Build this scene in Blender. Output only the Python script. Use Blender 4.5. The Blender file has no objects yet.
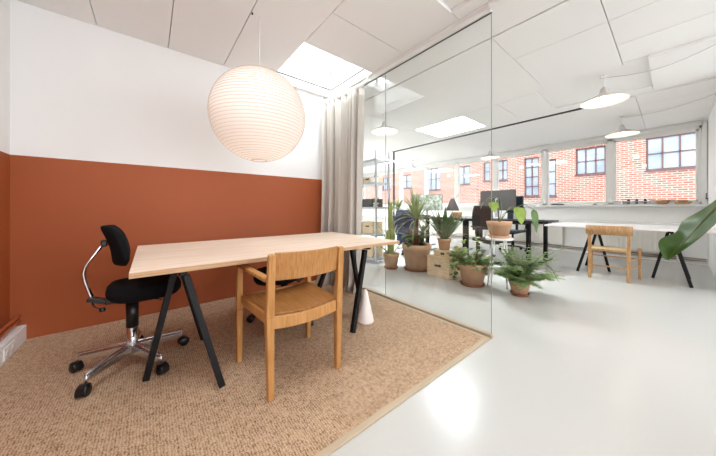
import bpy, bmesh, math, random
from mathutils import Vector, Matrix
random.seed(7)
PI = math.pi
C = bpy.context.scene.collection
SC = bpy.context.scene

# ------------------------------------------------------------------ helpers
def lin(c):
    r = []
    for v in c:
        v /= 255.0
        r.append(v / 12.92 if v <= .04045 else ((v + .055) / 1.055) ** 2.4)
    return (r[0], r[1], r[2], 1)

class MB:
    def __init__(s):
        s.v = []; s.f = []; s.m = []; s.sm = []
    def add(s, vs, fs, mi=0, smooth=False):
        o = len(s.v); s.v += [tuple(v) for v in vs]
        for f in fs:
            s.f.append([i + o for i in f]); s.m.append(mi); s.sm.append(smooth)
        return s
    def box(s, x0, x1, y0, y1, z0, z1, mi=0):
        vs = [(x, y, z) for x in (x0, x1) for y in (y0, y1) for z in (z0, z1)]
        return s.add(vs, [(0,1,3,2),(4,6,7,5),(0,4,5,1),(2,3,7,6),(0,2,6,4),(1,5,7,3)], mi)
    def beam(s, p0, p1, w, h, side=None, mi=0, w1=None, h1=None):
        p0 = Vector(p0); p1 = Vector(p1); d = (p1 - p0).normalized()
        if side is None:
            side = Vector((0,0,1)).cross(d) if abs(d.z) < .95 else Vector((1,0,0))
        sd = Vector(side); sd = (sd - d * sd.dot(d)).normalized(); up = d.cross(sd)
        w1 = w1 or w; h1 = h1 or h
        vs = []
        for p, a, b in ((p0, w, h), (p1, w1, h1)):
            for i, j in ((-1,-1),(1,-1),(1,1),(-1,1)):
                vs.append(p + sd * (i * a / 2) + up * (j * b / 2))
        return s.add(vs, [(3,2,1,0),(4,5,6,7),(0,1,5,4),(1,2,6,5),(2,3,7,6),(3,0,4,7)], mi)
    def tube(s, path, r, n=10, mi=0, caps=True):
        P = [Vector(p) for p in path]; m = len(P)
        R = r if isinstance(r, (list, tuple)) else [r] * m
        T = []
        for i in range(m):
            a = P[max(i-1,0)]; b = P[min(i+1,m-1)]
            T.append((b - a).normalized() if (b - a).length > 1e-9 else Vector((0,0,1)))
        u = T[0].orthogonal().normalized(); vs = []
        for i in range(m):
            u = (u - T[i] * u.dot(T[i])).normalized(); w = T[i].cross(u)
            for k in range(n):
                a = 2*PI*k/n
                vs.append(P[i] + (u*math.cos(a) + w*math.sin(a)) * R[i])
        fs = [(i*n+k, i*n+(k+1)%n, (i+1)*n+(k+1)%n, (i+1)*n+k) for i in range(m-1) for k in range(n)]
        if caps: fs += [tuple(range(n-1,-1,-1)), tuple(range((m-1)*n, m*n))]
        return s.add(vs, fs, mi, True)
    def lathe(s, prof, n=32, c=(0,0,0), mi=0, mat=None):
        vs = []; m = len(prof)
        for r, z in prof:
            for k in range(n):
                a = 2*PI*k/n
                v = Vector((r*math.cos(a), r*math.sin(a), z))
                if mat: v = mat @ v
                vs.append((v.x + c[0], v.y + c[1], v.z + c[2]))
        fs = [(i*n+k, i*n+(k+1)%n, (i+1)*n+(k+1)%n, (i+1)*n+k) for i in range(m-1) for k in range(n)]
        if prof[0][0] > 1e-5 and prof[0] != prof[-1]:
            pass
        return s.add(vs, fs, mi, True)
    def strip(s, rows, mi=0, smooth=True):
        n = len(rows[0]); vs = [p for r in rows for p in r]
        fs = [(i*n+k, i*n+k+1, (i+1)*n+k+1, (i+1)*n+k) for i in range(len(rows)-1) for k in range(n-1)]
        return s.add(vs, fs, mi, smooth)
    def prism(s, poly, axis, a0, a1, mi=0):
        n = len(poly); vs = []
        for a in (a0, a1):
            for p, q in poly:
                vs.append({'x': (a,p,q), 'y': (p,a,q), 'z': (p,q,a)}[axis])
        fs = [tuple(range(n)), tuple(range(2*n-1, n-1, -1))]
        fs += [(i, (i+1)%n, n+(i+1)%n, n+i) for i in range(n)]
        return s.add(vs, fs, mi)
    def xf(s, M):
        s.v = [tuple(M @ Vector(v)) for v in s.v]; return s
    def build(s, name, mats, parent=None, bevel=0, seg=2, merge=False, solid=0, subd=0):
        me = bpy.data.meshes.new(name); me.from_pydata(s.v, [], s.f)
        mats = mats if isinstance(mats, (list, tuple)) else [mats]
        for m in mats: me.materials.append(m)
        for p, mi, sm in zip(me.polygons, s.m, s.sm):
            p.material_index = mi; p.use_smooth = sm
        bm = bmesh.new(); bm.from_mesh(me)
        if merge: bmesh.ops.remove_doubles(bm, verts=bm.verts, dist=1e-5)
        if not solid: bmesh.ops.recalc_face_normals(bm, faces=bm.faces)
        bm.to_mesh(me); bm.free()
        o = bpy.data.objects.new(name, me); C.objects.link(o)
        if solid:
            k = o.modifiers.new('solid', 'SOLIDIFY'); k.thickness = solid; k.offset = 0
        if bevel:
            k = o.modifiers.new('bevel', 'BEVEL'); k.width = bevel; k.segments = seg
            k.limit_method = 'ANGLE'; k.angle_limit = math.radians(40)
        if subd:
            k = o.modifiers.new('sub', 'SUBSURF'); k.levels = subd; k.render_levels = subd
        if parent: o.parent = parent
        return o

def thing(name, label, cat, loc=(0,0,0), rz=0, group=None):
    o = bpy.data.objects.new(name, None); C.objects.link(o)
    o.empty_display_size = .1
    o.location = loc; o.rotation_euler = (0,0,rz)
    o['label'] = label; o['category'] = cat
    if group: o['group'] = group
    return o
def tag(o, label, cat, group=None):
    o['label'] = label; o['category'] = cat
    if group: o['group'] = group
    return o
def struct(o): o['kind'] = 'structure'; return o
def dup(root, loc, rz, label, group=None):
    r = root.copy(); C.objects.link(r); r.location = loc; r.rotation_euler = (0,0,rz); r['label'] = label
    if group: r['group'] = group
    def rec(a, b):
        for ch in list(a.children):
            c = ch.copy(); C.objects.link(c); c.parent = b; rec(ch, c)
    src = root
    rec(src, r)
    return r

# ------------------------------------------------------------------ materials
def mat(name, rgb, rough=.6, metal=0, spec=.5, coat=0, noise=None, bump=None, sheen=0, emit=None, estr=0, subs=0):
    m = bpy.data.materials.new(name); m.use_nodes = True
    nt = m.node_tree; b = nt.nodes['Principled BSDF']
    b.inputs['Base Color'].default_value = lin(rgb); b.inputs['Roughness'].default_value = rough
    b.inputs['Metallic'].default_value = metal; b.inputs['Specular IOR Level'].default_value = spec
    b.inputs['Coat Weight'].default_value = coat
    if sheen: b.inputs['Sheen Weight'].default_value = sheen
    if emit:
        b.inputs['Emission Color'].default_value = lin(emit); b.inputs['Emission Strength'].default_value = estr
    tc = nt.nodes.new('ShaderNodeTexCoord')
    if noise:   # (scale, rgb2, detail, stretch)
        sc, rgb2, det, st = noise
        mp = nt.nodes.new('ShaderNodeMapping'); mp.inputs['Scale'].default_value = st
        nt.links.new(tc.outputs['Object'], mp.inputs['Vector'])
        n = nt.nodes.new('ShaderNodeTexNoise'); n.inputs['Scale'].default_value = sc; n.inputs['Detail'].default_value = det
        nt.links.new(mp.outputs[0], n.inputs['Vector'])
        r = nt.nodes.new('ShaderNodeValToRGB')
        r.color_ramp.elements[0].position = .3; r.color_ramp.elements[1].position = .7
        r.color_ramp.elements[0].color = lin(rgb); r.color_ramp.elements[1].color = lin(rgb2)
        nt.links.new(n.outputs['Fac'], r.inputs[0]); nt.links.new(r.outputs[0], b.inputs['Base Color'])
    if bump:
        sc, stg = bump
        n = nt.nodes.new('ShaderNodeTexNoise'); n.inputs['Scale'].default_value = sc
        nt.links.new(tc.outputs['Object'], n.inputs['Vector'])
        bp = nt.nodes.new('ShaderNodeBump'); bp.inputs['Strength'].default_value = stg; bp.inputs['Distance'].default_value = .01
        nt.links.new(n.outputs['Fac'], bp.inputs['Height']); nt.links.new(bp.outputs[0], b.inputs['Normal'])
    return m

def glass_mat(name, tint, ior=1.5, refl=1.0):
    m = bpy.data.materials.new(name); m.use_nodes = True; nt = m.node_tree
    nt.nodes.remove(nt.nodes['Principled BSDF'])
    out = nt.nodes['Material Output']
    t = nt.nodes.new('ShaderNodeBsdfTransparent'); t.inputs[0].default_value = lin(tint)
    g = nt.nodes.new('ShaderNodeBsdfGlossy'); g.inputs['Roughness'].default_value = 0.0
    g.inputs['Color'].default_value = (refl, refl, refl, 1)
    f = nt.nodes.new('ShaderNodeFresnel'); f.inputs['IOR'].default_value = ior
    mx = nt.nodes.new('ShaderNodeMixShader')
    # same reflectance from either side of the sheet
    ge = nt.nodes.new('ShaderNodeNewGeometry'); mr = nt.nodes.new('ShaderNodeMapRange')
    mr.inputs['To Min'].default_value = ior; mr.inputs['To Max'].default_value = 1/ior
    nt.links.new(ge.outputs['Backfacing'], mr.inputs[0]); nt.links.new(mr.outputs[0], f.inputs['IOR'])
    nt.links.new(f.outputs[0], mx.inputs[0]); nt.links.new(t.outputs[0], mx.inputs[1]); nt.links.new(g.outputs[0], mx.inputs[2])
    nt.links.new(mx.outputs[0], out.inputs['Surface'])
    return m

def wood(name, c1, c2, scale=(1,14,14), sc=3, rough=.45, spec=.4):
    m = mat(name, c1, rough, spec=spec)
    nt = m.node_tree; b = nt.nodes['Principled BSDF']
    tc = [n for n in nt.nodes if n.type == 'TEX_COORD'][0]
    mp = nt.nodes.new('ShaderNodeMapping'); mp.inputs['Scale'].default_value = scale
    nt.links.new(tc.outputs['Object'], mp.inputs['Vector'])
    n = nt.nodes.new('ShaderNodeTexNoise'); n.inputs['Scale'].default_value = sc; n.inputs['Detail'].default_value = 5
    n.inputs['Distortion'].default_value = .6
    nt.links.new(mp.outputs[0], n.inputs['Vector'])
    r = nt.nodes.new('ShaderNodeValToRGB'); r.color_ramp.elements[0].position = .35; r.color_ramp.elements[1].position = .66
    r.color_ramp.elements[0].color = lin(c2); r.color_ramp.elements[1].color = lin(c1)
    nt.links.new(n.outputs['Fac'], r.inputs[0]); nt.links.new(r.outputs[0], b.inputs['Base Color'])
    bp = nt.nodes.new('ShaderNodeBump'); bp.inputs['Strength'].default_value = .08; bp.inputs['Distance'].default_value = .003
    nt.links.new(n.outputs['Fac'], bp.inputs['Height']); nt.links.new(bp.outputs[0], b.inputs['Normal'])
    return m

M = {}
M['wall'] = mat('white_wall', (234,233,232), .85, noise=(1.2, (238,237,236), 3, (1,1,1)), bump=(60,.05))
M['ceil'] = mat('ceiling_white', (238,236,234), .9)
M['ceilgap'] = mat('ceiling_gap', (228,224,220), .9)
M['rust'] = mat('rust_paint', (158,78,34), .62, noise=(.9, (164,82,37), 4, (1,1,1)), bump=(45,.06))
M['frame'] = mat('white_paint', (236,236,234), .45)
M['black'] = mat('black_steel', (14,14,15), .5, spec=.3)
M['dark'] = mat('dark_trim', (52,50,48), .6)
M['fabric_black'] = mat('black_fabric', (16,16,18), .95, spec=.15, bump=(400,.3))
M['plastic'] = mat('black_plastic', (16,16,17), .35)
M['chrome'] = mat('chrome', (214,214,216), .24, metal=1)
M['brass'] = mat('brass_ring', (190,150,80), .3, metal=1)
M['oak'] = wood('oak', (198,146,88), (176,124,68), (10,10,1.2), 6, .42)
M['oak_back'] = wood('oak_veneer', (190,138,82), (168,116,62), (16,16,1.0), 7, .4)
M['seat_oak'] = wood('oak_seat', (172,120,66), (150,100,52), (10,1.4,10), 5, .4)
M['ply'] = wood('birch_ply', (232,212,194), (216,192,170), (1.0,16,16), 2.2, .5)
M['plyedge'] = wood('ply_edge', (206,172,134), (176,138,100), (1,1,90), 3, .6)
M['beech'] = wood('old_beech', (188,148,104), (162,120,78), (8,8,1.5), 6, .5)
M['cord'] = mat('paper_cord', (208,184,142), .8, bump=(150,.5))
M['crate'] = wood('pine_crate', (232,210,176), (214,186,148), (1,1,10), 6, .6)
M['terra'] = mat('terracotta', (222,178,144), .8, noise=(9, (206,160,128), 4, (1,1,1)), bump=(80,.1))
M['terra2'] = mat('old_terracotta', (214,180,148), .85, noise=(7, (196,160,130), 4, (1,1,1)), bump=(80,.1))
M['terrad'] = mat('dark_terracotta', (140,84,58), .8)
M['soil'] = mat('soil', (52,36,28), .95, bump=(90,.8))
M['white_lac'] = mat('white_lacquer', (240,240,238), .3)
M['cone'] = mat('white_cone', (238,232,228), .5)
M['steel'] = mat('galvanised_steel', (176,180,184), .4, metal=.6)
M['screen'] = mat('monitor_shell', (70,66,64), .45)
M['screend'] = mat('monitor_dark', (48,56,66), .35)
M['brownchair'] = mat('brown_mesh', (46,38,35), .8)
M['bluecloth'] = mat('blue_denim', (44,68,100), .9, noise=(12, (34,54,84), 3, (1,1,1)))
M['copper'] = mat('rust_pipe', (176,92,56), .4)
M['linen'] = None
M['stem'] = mat('stem_brown', (108,84,60), .8, bump=(60,.5))
M['stemg'] = mat('stem_green', (110,126,84), .6)
M['brick'] = None
def leafm(name, a, b, rough=.45, sc=9, trans=.25):
    m = mat(name, a, rough, noise=(sc, b, 3, (1,1,1)))
    nt = m.node_tree; bs = nt.nodes['Principled BSDF']; out = nt.nodes['Material Output']
    tr = nt.nodes.new('ShaderNodeBsdfTranslucent'); mx = nt.nodes.new('ShaderNodeMixShader'); mx.inputs[0].default_value = trans
    ramp = [n for n in nt.nodes if n.type == 'VALTORGB'][0]
    nt.links.new(ramp.outputs[0], tr.inputs[0])
    nt.links.new(bs.outputs[0], mx.inputs[1]); nt.links.new(tr.outputs[0], mx.inputs[2]); nt.links.new(mx.outputs[0], out.inputs['Surface'])
    return m
M['leaf'] = leafm('leaf_green', (66,96,48), (104,134,66))
M['leafd'] = leafm('leaf_dark', (56,84,52), (96,122,78))
M['leafy'] = leafm('leaf_lime', (128,152,56), (156,176,84))
M['leafp'] = leafm('palm_leaf', (100,120,76), (152,164,112))
M['fern'] = leafm('fern_leaf', (104,136,78), (164,182,122))
M['cactus'] = leafm('euphorbia', (132,146,72), (160,170,96), trans=.05)
M['banana'] = leafm('banana_leaf', (62,100,36), (92,126,60), .35, 5, .3)
M['glass'] = glass_mat('partition_glass', (253,254,254), 1.45)
M['pane'] = glass_mat('window_glass', (250,252,253))
M['glassedge'] = mat('glass_edge', (120,136,130), .3)
M['paper'] = None

# floor: glossy white epoxy
m = mat('white_epoxy_floor', (198,197,192), .16, spec=.5)
nt = m.node_tree; b = nt.nodes['Principled BSDF']; tc = [n for n in nt.nodes if n.type == 'TEX_COORD'][0]
b.inputs['Roughness'].default_value = .21
M['floor'] = m

# rug: woven sisal
m = mat('sisal_weave', (176,138,100), .95)
nt = m.node_tree; b = nt.nodes['Principled BSDF']; tc = [n for n in nt.nodes if n.type == 'TEX_COORD'][0]
def wave(sx, axis):
    w = nt.nodes.new('ShaderNodeTexWave'); w.bands_direction = axis; w.inputs['Scale'].default_value = sx
    w.inputs['Distortion'].default_value = 6; w.inputs['Detail'].default_value = 3; w.inputs['Detail Scale'].default_value = 2.5
    nt.links.new(tc.outputs['Object'], w.inputs['Vector']); return w
w1 = wave(26, 'X'); w2 = wave(34, 'Y')
mu = nt.nodes.new('ShaderNodeMath'); mu.operation = 'MULTIPLY'
nt.links.new(w1.outputs['Fac'], mu.inputs[0]); nt.links.new(w2.outputs['Fac'], mu.inputs[1])
nz = nt.nodes.new('ShaderNodeTexNoise'); nz.inputs['Scale'].default_value = 60; nz.inputs['Detail'].default_value = 3
nt.links.new(tc.outputs['Object'], nz.inputs['Vector'])
ad = nt.nodes.new('ShaderNodeMath'); ad.operation = 'ADD'
nt.links.new(mu.outputs[0], ad.inputs[0]); nt.links.new(nz.outputs['Fac'], ad.inputs[1])
rp = nt.nodes.new('ShaderNodeValToRGB')
rp.color_ramp.elements[0].position = .35; rp.color_ramp.elements[0].color = lin((120,90,64))
rp.color_ramp.elements[1].position = 1.0; rp.color_ramp.elements[1].color = lin((212,184,154))
e = rp.color_ramp.elements.new(.6); e.color = lin((180,146,114))
nt.links.new(ad.outputs[0], rp.inputs[0]); nt.links.new(rp.outputs[0], b.inputs['Base Color'])
bp = nt.nodes.new('ShaderNodeBump'); bp.inputs['Strength'].default_value = .5; bp.inputs['Distance'].default_value = .006
nt.links.new(ad.outputs[0], bp.inputs['Height']); nt.links.new(bp.outputs[0], b.inputs['Normal'])
M['rug'] = m
M['rugedge'] = mat('rug_binding', (190,172,146), .9)

# linen curtain
m = mat('linen', (222,216,208), .95, bump=(250,.15))
nt = m.node_tree; bs = nt.nodes['Principled BSDF']; out = nt.nodes['Material Output']
tr = nt.nodes.new('ShaderNodeBsdfTranslucent'); tr.inputs[0].default_value = lin((206,196,180))
mx = nt.nodes.new('ShaderNodeMixShader'); mx.inputs[0].default_value = .2
nt.links.new(bs.outputs[0], mx.inputs[1]); nt.links.new(tr.outputs[0], mx.inputs[2]); nt.links.new(mx.outputs[0], out.inputs['Surface'])
M['linen'] = m
# lantern paper
m = bpy.data.materials.new('rice_paper'); m.use_nodes = True; nt = m.node_tree
bs = nt.nodes['Principled BSDF']; out = nt.nodes['Material Output']
bs.inputs['Base Color'].default_value = lin((238,232,228)); bs.inputs['Roughness'].default_value = .9
tr = nt.nodes.new('ShaderNodeBsdfTranslucent'); tr.inputs[0].default_value = lin((254,250,246))
mx = nt.nodes.new('ShaderNodeMixShader'); mx.inputs[0].default_value = .4
nt.links.new(bs.outputs[0], mx.inputs[1]); nt.links.new(tr.outputs[0], mx.inputs[2]); nt.links.new(mx.outputs[0], out.inputs['Surface'])
M['paper'] = m
M['ribwire'] = mat('lantern_rib', (196,170,150), .8)
def emis(name, rgb, s):
    return mat(name, rgb, .5, emit=rgb, estr=s)
M['bulb'] = emis('warm_bulb', (255,226,180), 5)
M['shade'] = mat('enamel_shade', (206,204,200), .45)
M['shadein'] = mat('enamel_inside', (250,246,238), .6)
# brick
m = mat('facade_brick', (200,120,96), .9)
nt = m.node_tree; b = nt.nodes['Principled BSDF']; tc = [n for n in nt.nodes if n.type == 'TEX_COORD'][0]
sp = nt.nodes.new('ShaderNodeSeparateXYZ'); cb = nt.nodes.new('ShaderNodeCombineXYZ')
nt.links.new(tc.outputs['Object'], sp.inputs[0]); nt.links.new(sp.outputs['Y'], cb.inputs['X']); nt.links.new(sp.outputs['Z'], cb.inputs['Y'])
br = nt.nodes.new('ShaderNodeTexBrick'); br.inputs['Scale'].default_value = 1
br.inputs['Brick Width'].default_value = .23; br.inputs['Row Height'].default_value = .078; br.inputs['Mortar Size'].default_value = .014
br.inputs['Color1'].default_value = lin((170,90,66)); br.inputs['Color2'].default_value = lin((196,128,104)); br.inputs['Mortar'].default_value = lin((212,194,182))
br.inputs['Bias'].default_value = -.1
nt.links.new(cb.outputs[0], br.inputs['Vector']); nt.links.new(br.outputs['Color'], b.inputs['Base Color'])
M['brick'] = m
M['fwin'] = mat('facade_window_frame', (120,84,84), .6)
M['fpane'] = mat('facade_pane', (150,166,184), .12, spec=.8, noise=(1.3, (190,200,210), 2, (1,1,1)))  # pale blue sky reflection painted into the pane colour
M['asphalt'] = mat('street', (150,148,145), .9)
M['rib'] = mat('radiator_white', (226,222,216), .5)

# ------------------------------------------------------------------ setting
XL, YB, XG, XW, YR, YE = -.85, 3.27, 2.16, 8.0, -.42, 9.5
ZC = 2.70
ORZ = 1.478
struct(MB().box(XL-.2, XW+.2, -4.5, YE+.2, -.12, 0).build('floor', M['floor']))
# back wall of the nook, two-tone
w = MB(); w.box(XL-.15, XG+.03, YB, YB+.12, 0, ORZ, 1); w.box(XL-.15, XG+.03, YB, YB+.12, ORZ, 2.95, 0)
struct(w.build('wall_back', [M['wall'], M['rust']]))
w = MB(); w.box(XL-.15, XL, -4.5, YB, 0, ORZ, 1); w.box(XL-.15, XL, -4.5, YB, ORZ, 2.95, 0)
struct(w.build('wall_left', [M['wall'], M['rust']]))
struct(MB().box(XG-.07, XG+.03, YB+.12, YE, 0, 2.95).build('wall_side', M['wall']))
struct(MB().box(XG-.07, XW+.2, YE, YE+.15, 0, 2.95).build('wall_far', M['wall']))
struct(MB().box(5.3, XW+.2, YR-.12, YR, 0, 2.95).build('wall_right', M['wall']))
w = MB(); w.box(XL-.15, 5.42, -4.5, -4.38, 0, .9); w.box(XL-.15, 5.42, -4.5, -4.38, 2.5, 2.95); w.box(XL-.15, XL+.3, -4.5, -4.38, .9, 2.5); w.box(5.0, 5.42, -4.5, -4.38, .9, 2.5)
struct(w.build('wall_behind', M['wall']))
w = MB(); w.box(5.3, 5.42, -4.38, YR-.12, 0, .9); w.box(5.3, 5.42, -4.38, YR-.12, 2.5, 2.95); w.box(5.3, 5.42, -4.38, -4.0, .9, 2.5); w.box(5.3, 5.42, -1.0, YR-.12, .9, 2.5)
struct(w.build('wall_behind_right', M['wall']))
# window wall (below sill, above head, ends)
SZ, HZ = 1.13, 2.62
w = MB(); w.box(XW, XW+.2, YR, YE, 0, SZ-.04); w.box(XW, XW+.2, YR, YE, HZ, 2.95)
w.box(XW, XW+.2, YR, -.37, SZ-.04, HZ)
struct(w.build('wall_window', M['wall']))
o = MB().box(XW-.14, XW+.2, YR, YE, SZ-.04, SZ).build('trim_1', M['frame'], bevel=.006); struct(o)
y0 = -.37; k = 1
while y0 < 9.3:
    y1 = min(y0 + 1.24, YE)
    f = MB()
    a, b2 = XW+.03, XW+.11
    f.box(a, b2, y0, y0+.05, SZ, HZ); f.box(a, b2, y1-.05, y1, SZ, HZ)
    f.box(a, b2, y0, y1, SZ, SZ+.05); f.box(a, b2, y0, y1, HZ-.06, HZ)
    # sash
    f.box(a+.015, b2-.015, y0+.05, y0+.085, SZ+.05, HZ-.06); f.box(a+.015, b2-.015, y1-.085, y1-.05, SZ+.05, HZ-.06)
    f.box(a+.015, b2-.015, y0+.05, y1-.05, SZ+.05, SZ+.085); f.box(a+.015, b2-.015, y0+.05, y1-.05, HZ-.10, HZ-.06)
    wo = struct(f.build('window_%d' % k, M['frame'], bevel=.004))
    MB().box(XW+.065, XW+.071, y0+.086, y1-.086, SZ+.086, HZ-.101).build('pane', M['pane'], wo)
    y0 = y1; k += 1
# window casing trim around the head and the right end
w = MB(); w.box(XW-.03, XW, -.45+.08, YE, HZ-.02, HZ+.035); w.box(XW-.03, XW, -.41, -.35, SZ, HZ+.035)
struct(w.build('trim_2', M['frame'], bevel=.004))
# ceiling: backing slab with skylight wells + separate boards
S1 = (1.19, 2.09, 2.30, 3.20); S2 = (4.33, 5.22, 2.36, 3.40)
SB = [(3.0,4.0,-2.6,-1.6), (.2,1.2,-2.6,-1.6), (3.2,4.1,6.0,7.0), (5.8,6.8,6.0,7.0), (-.62,.42,.45,1.5)]  # unseen ceiling openings for extra top light; last added to lift the nook corner
def rect_minus(r, holes):
    xs = sorted(set([r[0], r[1]] + [min(max(v, r[0]), r[1]) for h in holes for v in h[:2]]))
    ys = sorted(set([r[2], r[3]] + [min(max(v, r[2]), r[3]) for h in holes for v in h[2:]]))
    out = []
    for i in range(len(xs)-1):
        for j in range(len(ys)-1):
            cx, cy = (xs[i]+xs[i+1])/2, (ys[j]+ys[j+1])/2
            if any(h[0] < cx < h[1] and h[2] < cy < h[3] for h in holes): continue
            out.append((xs[i], xs[i+1], ys[j], ys[j+1]))
    return out
HO = [S1, S2] + SB
w = MB()
for r in rect_minus((XL-.15, XW+.2, -4.5, YE+.15), HO): w.box(r[0], r[1], r[2], r[3], ZC+.045, ZC+.12, 1)
g = .0032
def panel(x0, x1, y0, y1, dz=0):
    for r in rect_minus((x0+g, x1-g, y0+g, y1-g), HO): w.box(r[0], r[1], r[2], r[3], ZC+dz, ZC+.044, 0)
xs = [XL, -.37, .145, .657, 1.187]
for i in range(4): panel(xs[i], xs[i+1], -4.5, YB)
panel(1.187, 2.09, 3.2, YB); panel(1.187, 2.09, 1.80, 3.2); panel(1.187, 2.09, 1.17, 1.80)
panel(1.97, 2.09, -4.5, 1.17); panel(1.187, 1.97, -4.5, 1.17, .03)
panel(2.09, 2.545, -4.5, 3.2); panel(2.09, 2.545, 3.2, YE)
panel(2.56, 4.25, 1.1, 3.4); panel(2.56, 4.25, 3.4, YE)
panel(2.56, 3.12, .355, 1.1); panel(3.12, 4.25, .355, 1.1)
for a, b2 in ((2.56, 3.12), (3.12, 3.66), (3.66, 4.15)): panel(a, b2, -4.5, .355)
panel(4.15, 5.1, -4.5, .165, -.035); panel(5.1, 5.47, -4.5, .165)
panel(4.15, 4.25, .165, .355)
panel(4.25, 5.22, 1.22, 1.75); panel(4.25, 5.22, 1.75, YE); panel(5.22, 5.47, .165, YE)
panel(4.25, 5.22, .165, 1.22, .015)
for i in range(5): panel(5.56+i*.5, 5.56+(i+1)*.5 if i < 4 else XW, -4.5, .34)
panel(5.56, XW, .34, 3.4); panel(5.56, XW, 3.4, YE)
# wells
for h in HO:
    t = .04
    w.box(h[0]-t, h[0], h[2]-t, h[3]+t, ZC+.1, ZC+.5); w.box(h[1], h[1]+t, h[2]-t, h[3]+t, ZC+.1, ZC+.5)
    w.box(h[0]-t, h[1]+t, h[2]-t, h[2], ZC+.1, ZC+.5); w.box(h[0]-t, h[1]+t, h[3], h[3]+t, ZC+.1, ZC+.5)
struct(w.build('ceiling', [M['ceil'], M['ceilgap']]))
for i, h in enumerate((S1, S2)):
    f = MB(); t = .05; z0, z1 = ZC+.36, ZC+.42
    f.box(h[0], h[0]+t, h[2], h[3], z0, z1); f.box(h[1]-t, h[1], h[2], h[3], z0, z1)
    f.box(h[0]+t, h[1]-t, h[2], h[2]+t, z0, z1); f.box(h[0]+t, h[1]-t, h[3]-t, h[3], z0, z1)
    wo = struct(f.build('window_%d' % (20+i), M['frame'], bevel=.005))
    MB().box(h[0]+t, h[1]-t, h[2]+t, h[3]-t, z0+.02, z0+.028).build('pane', M['pane'], wo)
struct(MB().box(5.485, 5.535, .86, 5.14, ZC-.012, ZC+.03).build('trim_3', M['dark']))
struct(MB().box(5.495, 5.535, 5.10, 5.14, 0, ZC-.012).build('trim_4', M['dark']))
# low white conduit box along left wall
struct(MB().box(XL, XL+.083, -.4, YB-.001, 0.0, .128).build('baseboard_left', M['frame'], bevel=.004))

sk_ = thing('wall_socket', 'white double socket set into the white conduit box at the left edge', 'socket', (XL+.083, 2.93, .065))
MB().box(0,.008,-.09,.09,-.04,.04).build('plate', M['frame'], sk_, bevel=.003)
for yy in (-.045,.045): MB().tube([(.008,yy,0),(.0095,yy,0)], .022, 20).build('outlet', M['cone'], sk_)

# ------------------------------------------------------------------ glass partition
gp = thing('glass_partition', 'frameless clear glass partition between the rust-walled nook and the plants', 'partition', (XG,0,0))
for y0, y1 in ((.93, 2.128), (2.136, 3.26)):
    p = MB().box(-.003, .003, y0, y1, .03, 2.655).build('glass_panel', [M['glass']], gp)
    MB().box(-.0032, .0032, y0-.002, y0+.001, .03, 2.655).build('polished_edge', M['glassedge'], p)
MB().box(-.02, .02, .92, 3.26, 0.0, .03).build('bottom_rail', M['rugedge'], gp, bevel=.003)
t = MB(); t.box(-.022, .022, .93, 3.26, 2.655, ZC)
t.build('top_rail', M['frame'], gp)
MB().box(-.0075, .0075, .925, 3.26, 2.6515, 2.6549).build('seal', M['dark'], gp)
struct(MB().box(2.095, 2.19, -4.5, .925, ZC-.03, ZC-.001).build('trim_5', M['ceil']))

# ------------------------------------------------------------------ rug
rg = thing('sisal_rug', 'tan woven sisal rug with pale bound edge filling the nook floor', 'rug')
RX0, RX1, RY0, RY1 = XL+.085, XG-.025, .925, YB-.004
MB().box(RX0, RX1-.035, RY0+.035, RY1, 0.0005, .009).build('weave', M['rug'], rg)
MB().box(RX0, RX1, RY0, RY0+.035, 0.0005, .011).box(RX1-.035, RX1, RY0+.035, RY1, .0005, .011).build('binding', M['rugedge'], rg, bevel=.003)
RZ = .0095

# ------------------------------------------------------------------ pipe at left wall
pp = MB()
pp.tube([(XL+.045, -.4, .165), (XL+.045, YB-.05, .165), (XL+.045, YB-.001, .165)], .010)
pp.tube([(XL+.045, -.4, .205), (XL+.045, YB-.05, .205), (XL+.045, YB-.001, .205)], .010)
for y in (.6, 1.8, 2.9): pp.box(XL, XL+.05, y-.01, y+.01, .155, .215)
tag(pp.build('heating_pipe', M['copper']), 'pair of thin rust-painted heating pipes above the white conduit box', 'pipe')

# ------------------------------------------------------------------ trestle tables
def trestle(parent, x, y, rz, h, z0=0.0, sp=.185, ss=.165):
    # bar along y, pair of legs on +x side, single leg on -x side
    Mx = Matrix.Translation((x, y, z0)) @ Matrix.Rotation(rz, 4, 'Z')
    L = .27
    t = MB().box(-.02, .02, -L-.02, L+.02, h-.035, h).xf(Mx).build('trestle', M['black'], parent, bevel=.003)
    for s in (-1, 1):
        MB().beam((.018, s*(L-.02), h-.04), (sp, s*.35, .0), .044, .034, (0,1,0), w1=.042).xf(Mx).build('leg', M['black'], t, bevel=.003)
    MB().beam((-.018, 0, h-.04), (-ss, .0, .0), .044, .034, (0,1,0), w1=.042).xf(Mx).build('leg', M['black'], t, bevel=.003)
    return t
TH = .742
tt = thing('trestle_table', 'long pale birch plywood table on black three-legged trestles on the sisal rug', 'table', (.9, 2.25, 0))
TX = Matrix.Translation((-.9, -2.25, 0))
top = MB().box(-.08, 1.87, 1.66, 2.84, TH-.027, TH).xf(TX).build('table_top', M['plyedge'], tt, bevel=.002)
MB().box(-.079, 1.869, 1.661, 2.839, TH, TH+.0012).xf(TX).build('veneer', M['ply'], top)
trestle(tt, .145-.9, 2.03-2.25, 0, TH-.03-RZ, RZ)
trestle(tt, 1.565-.9, 2.05-2.25, PI, TH-.03-RZ, RZ, .24, .15)

# ------------------------------------------------------------------ wooden armchair (oak)
ch = thing('armchair', 'light oak armchair with curved backrest pushed to the plywood table', 'chair', (.735, 1.392, RZ), 0)
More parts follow.
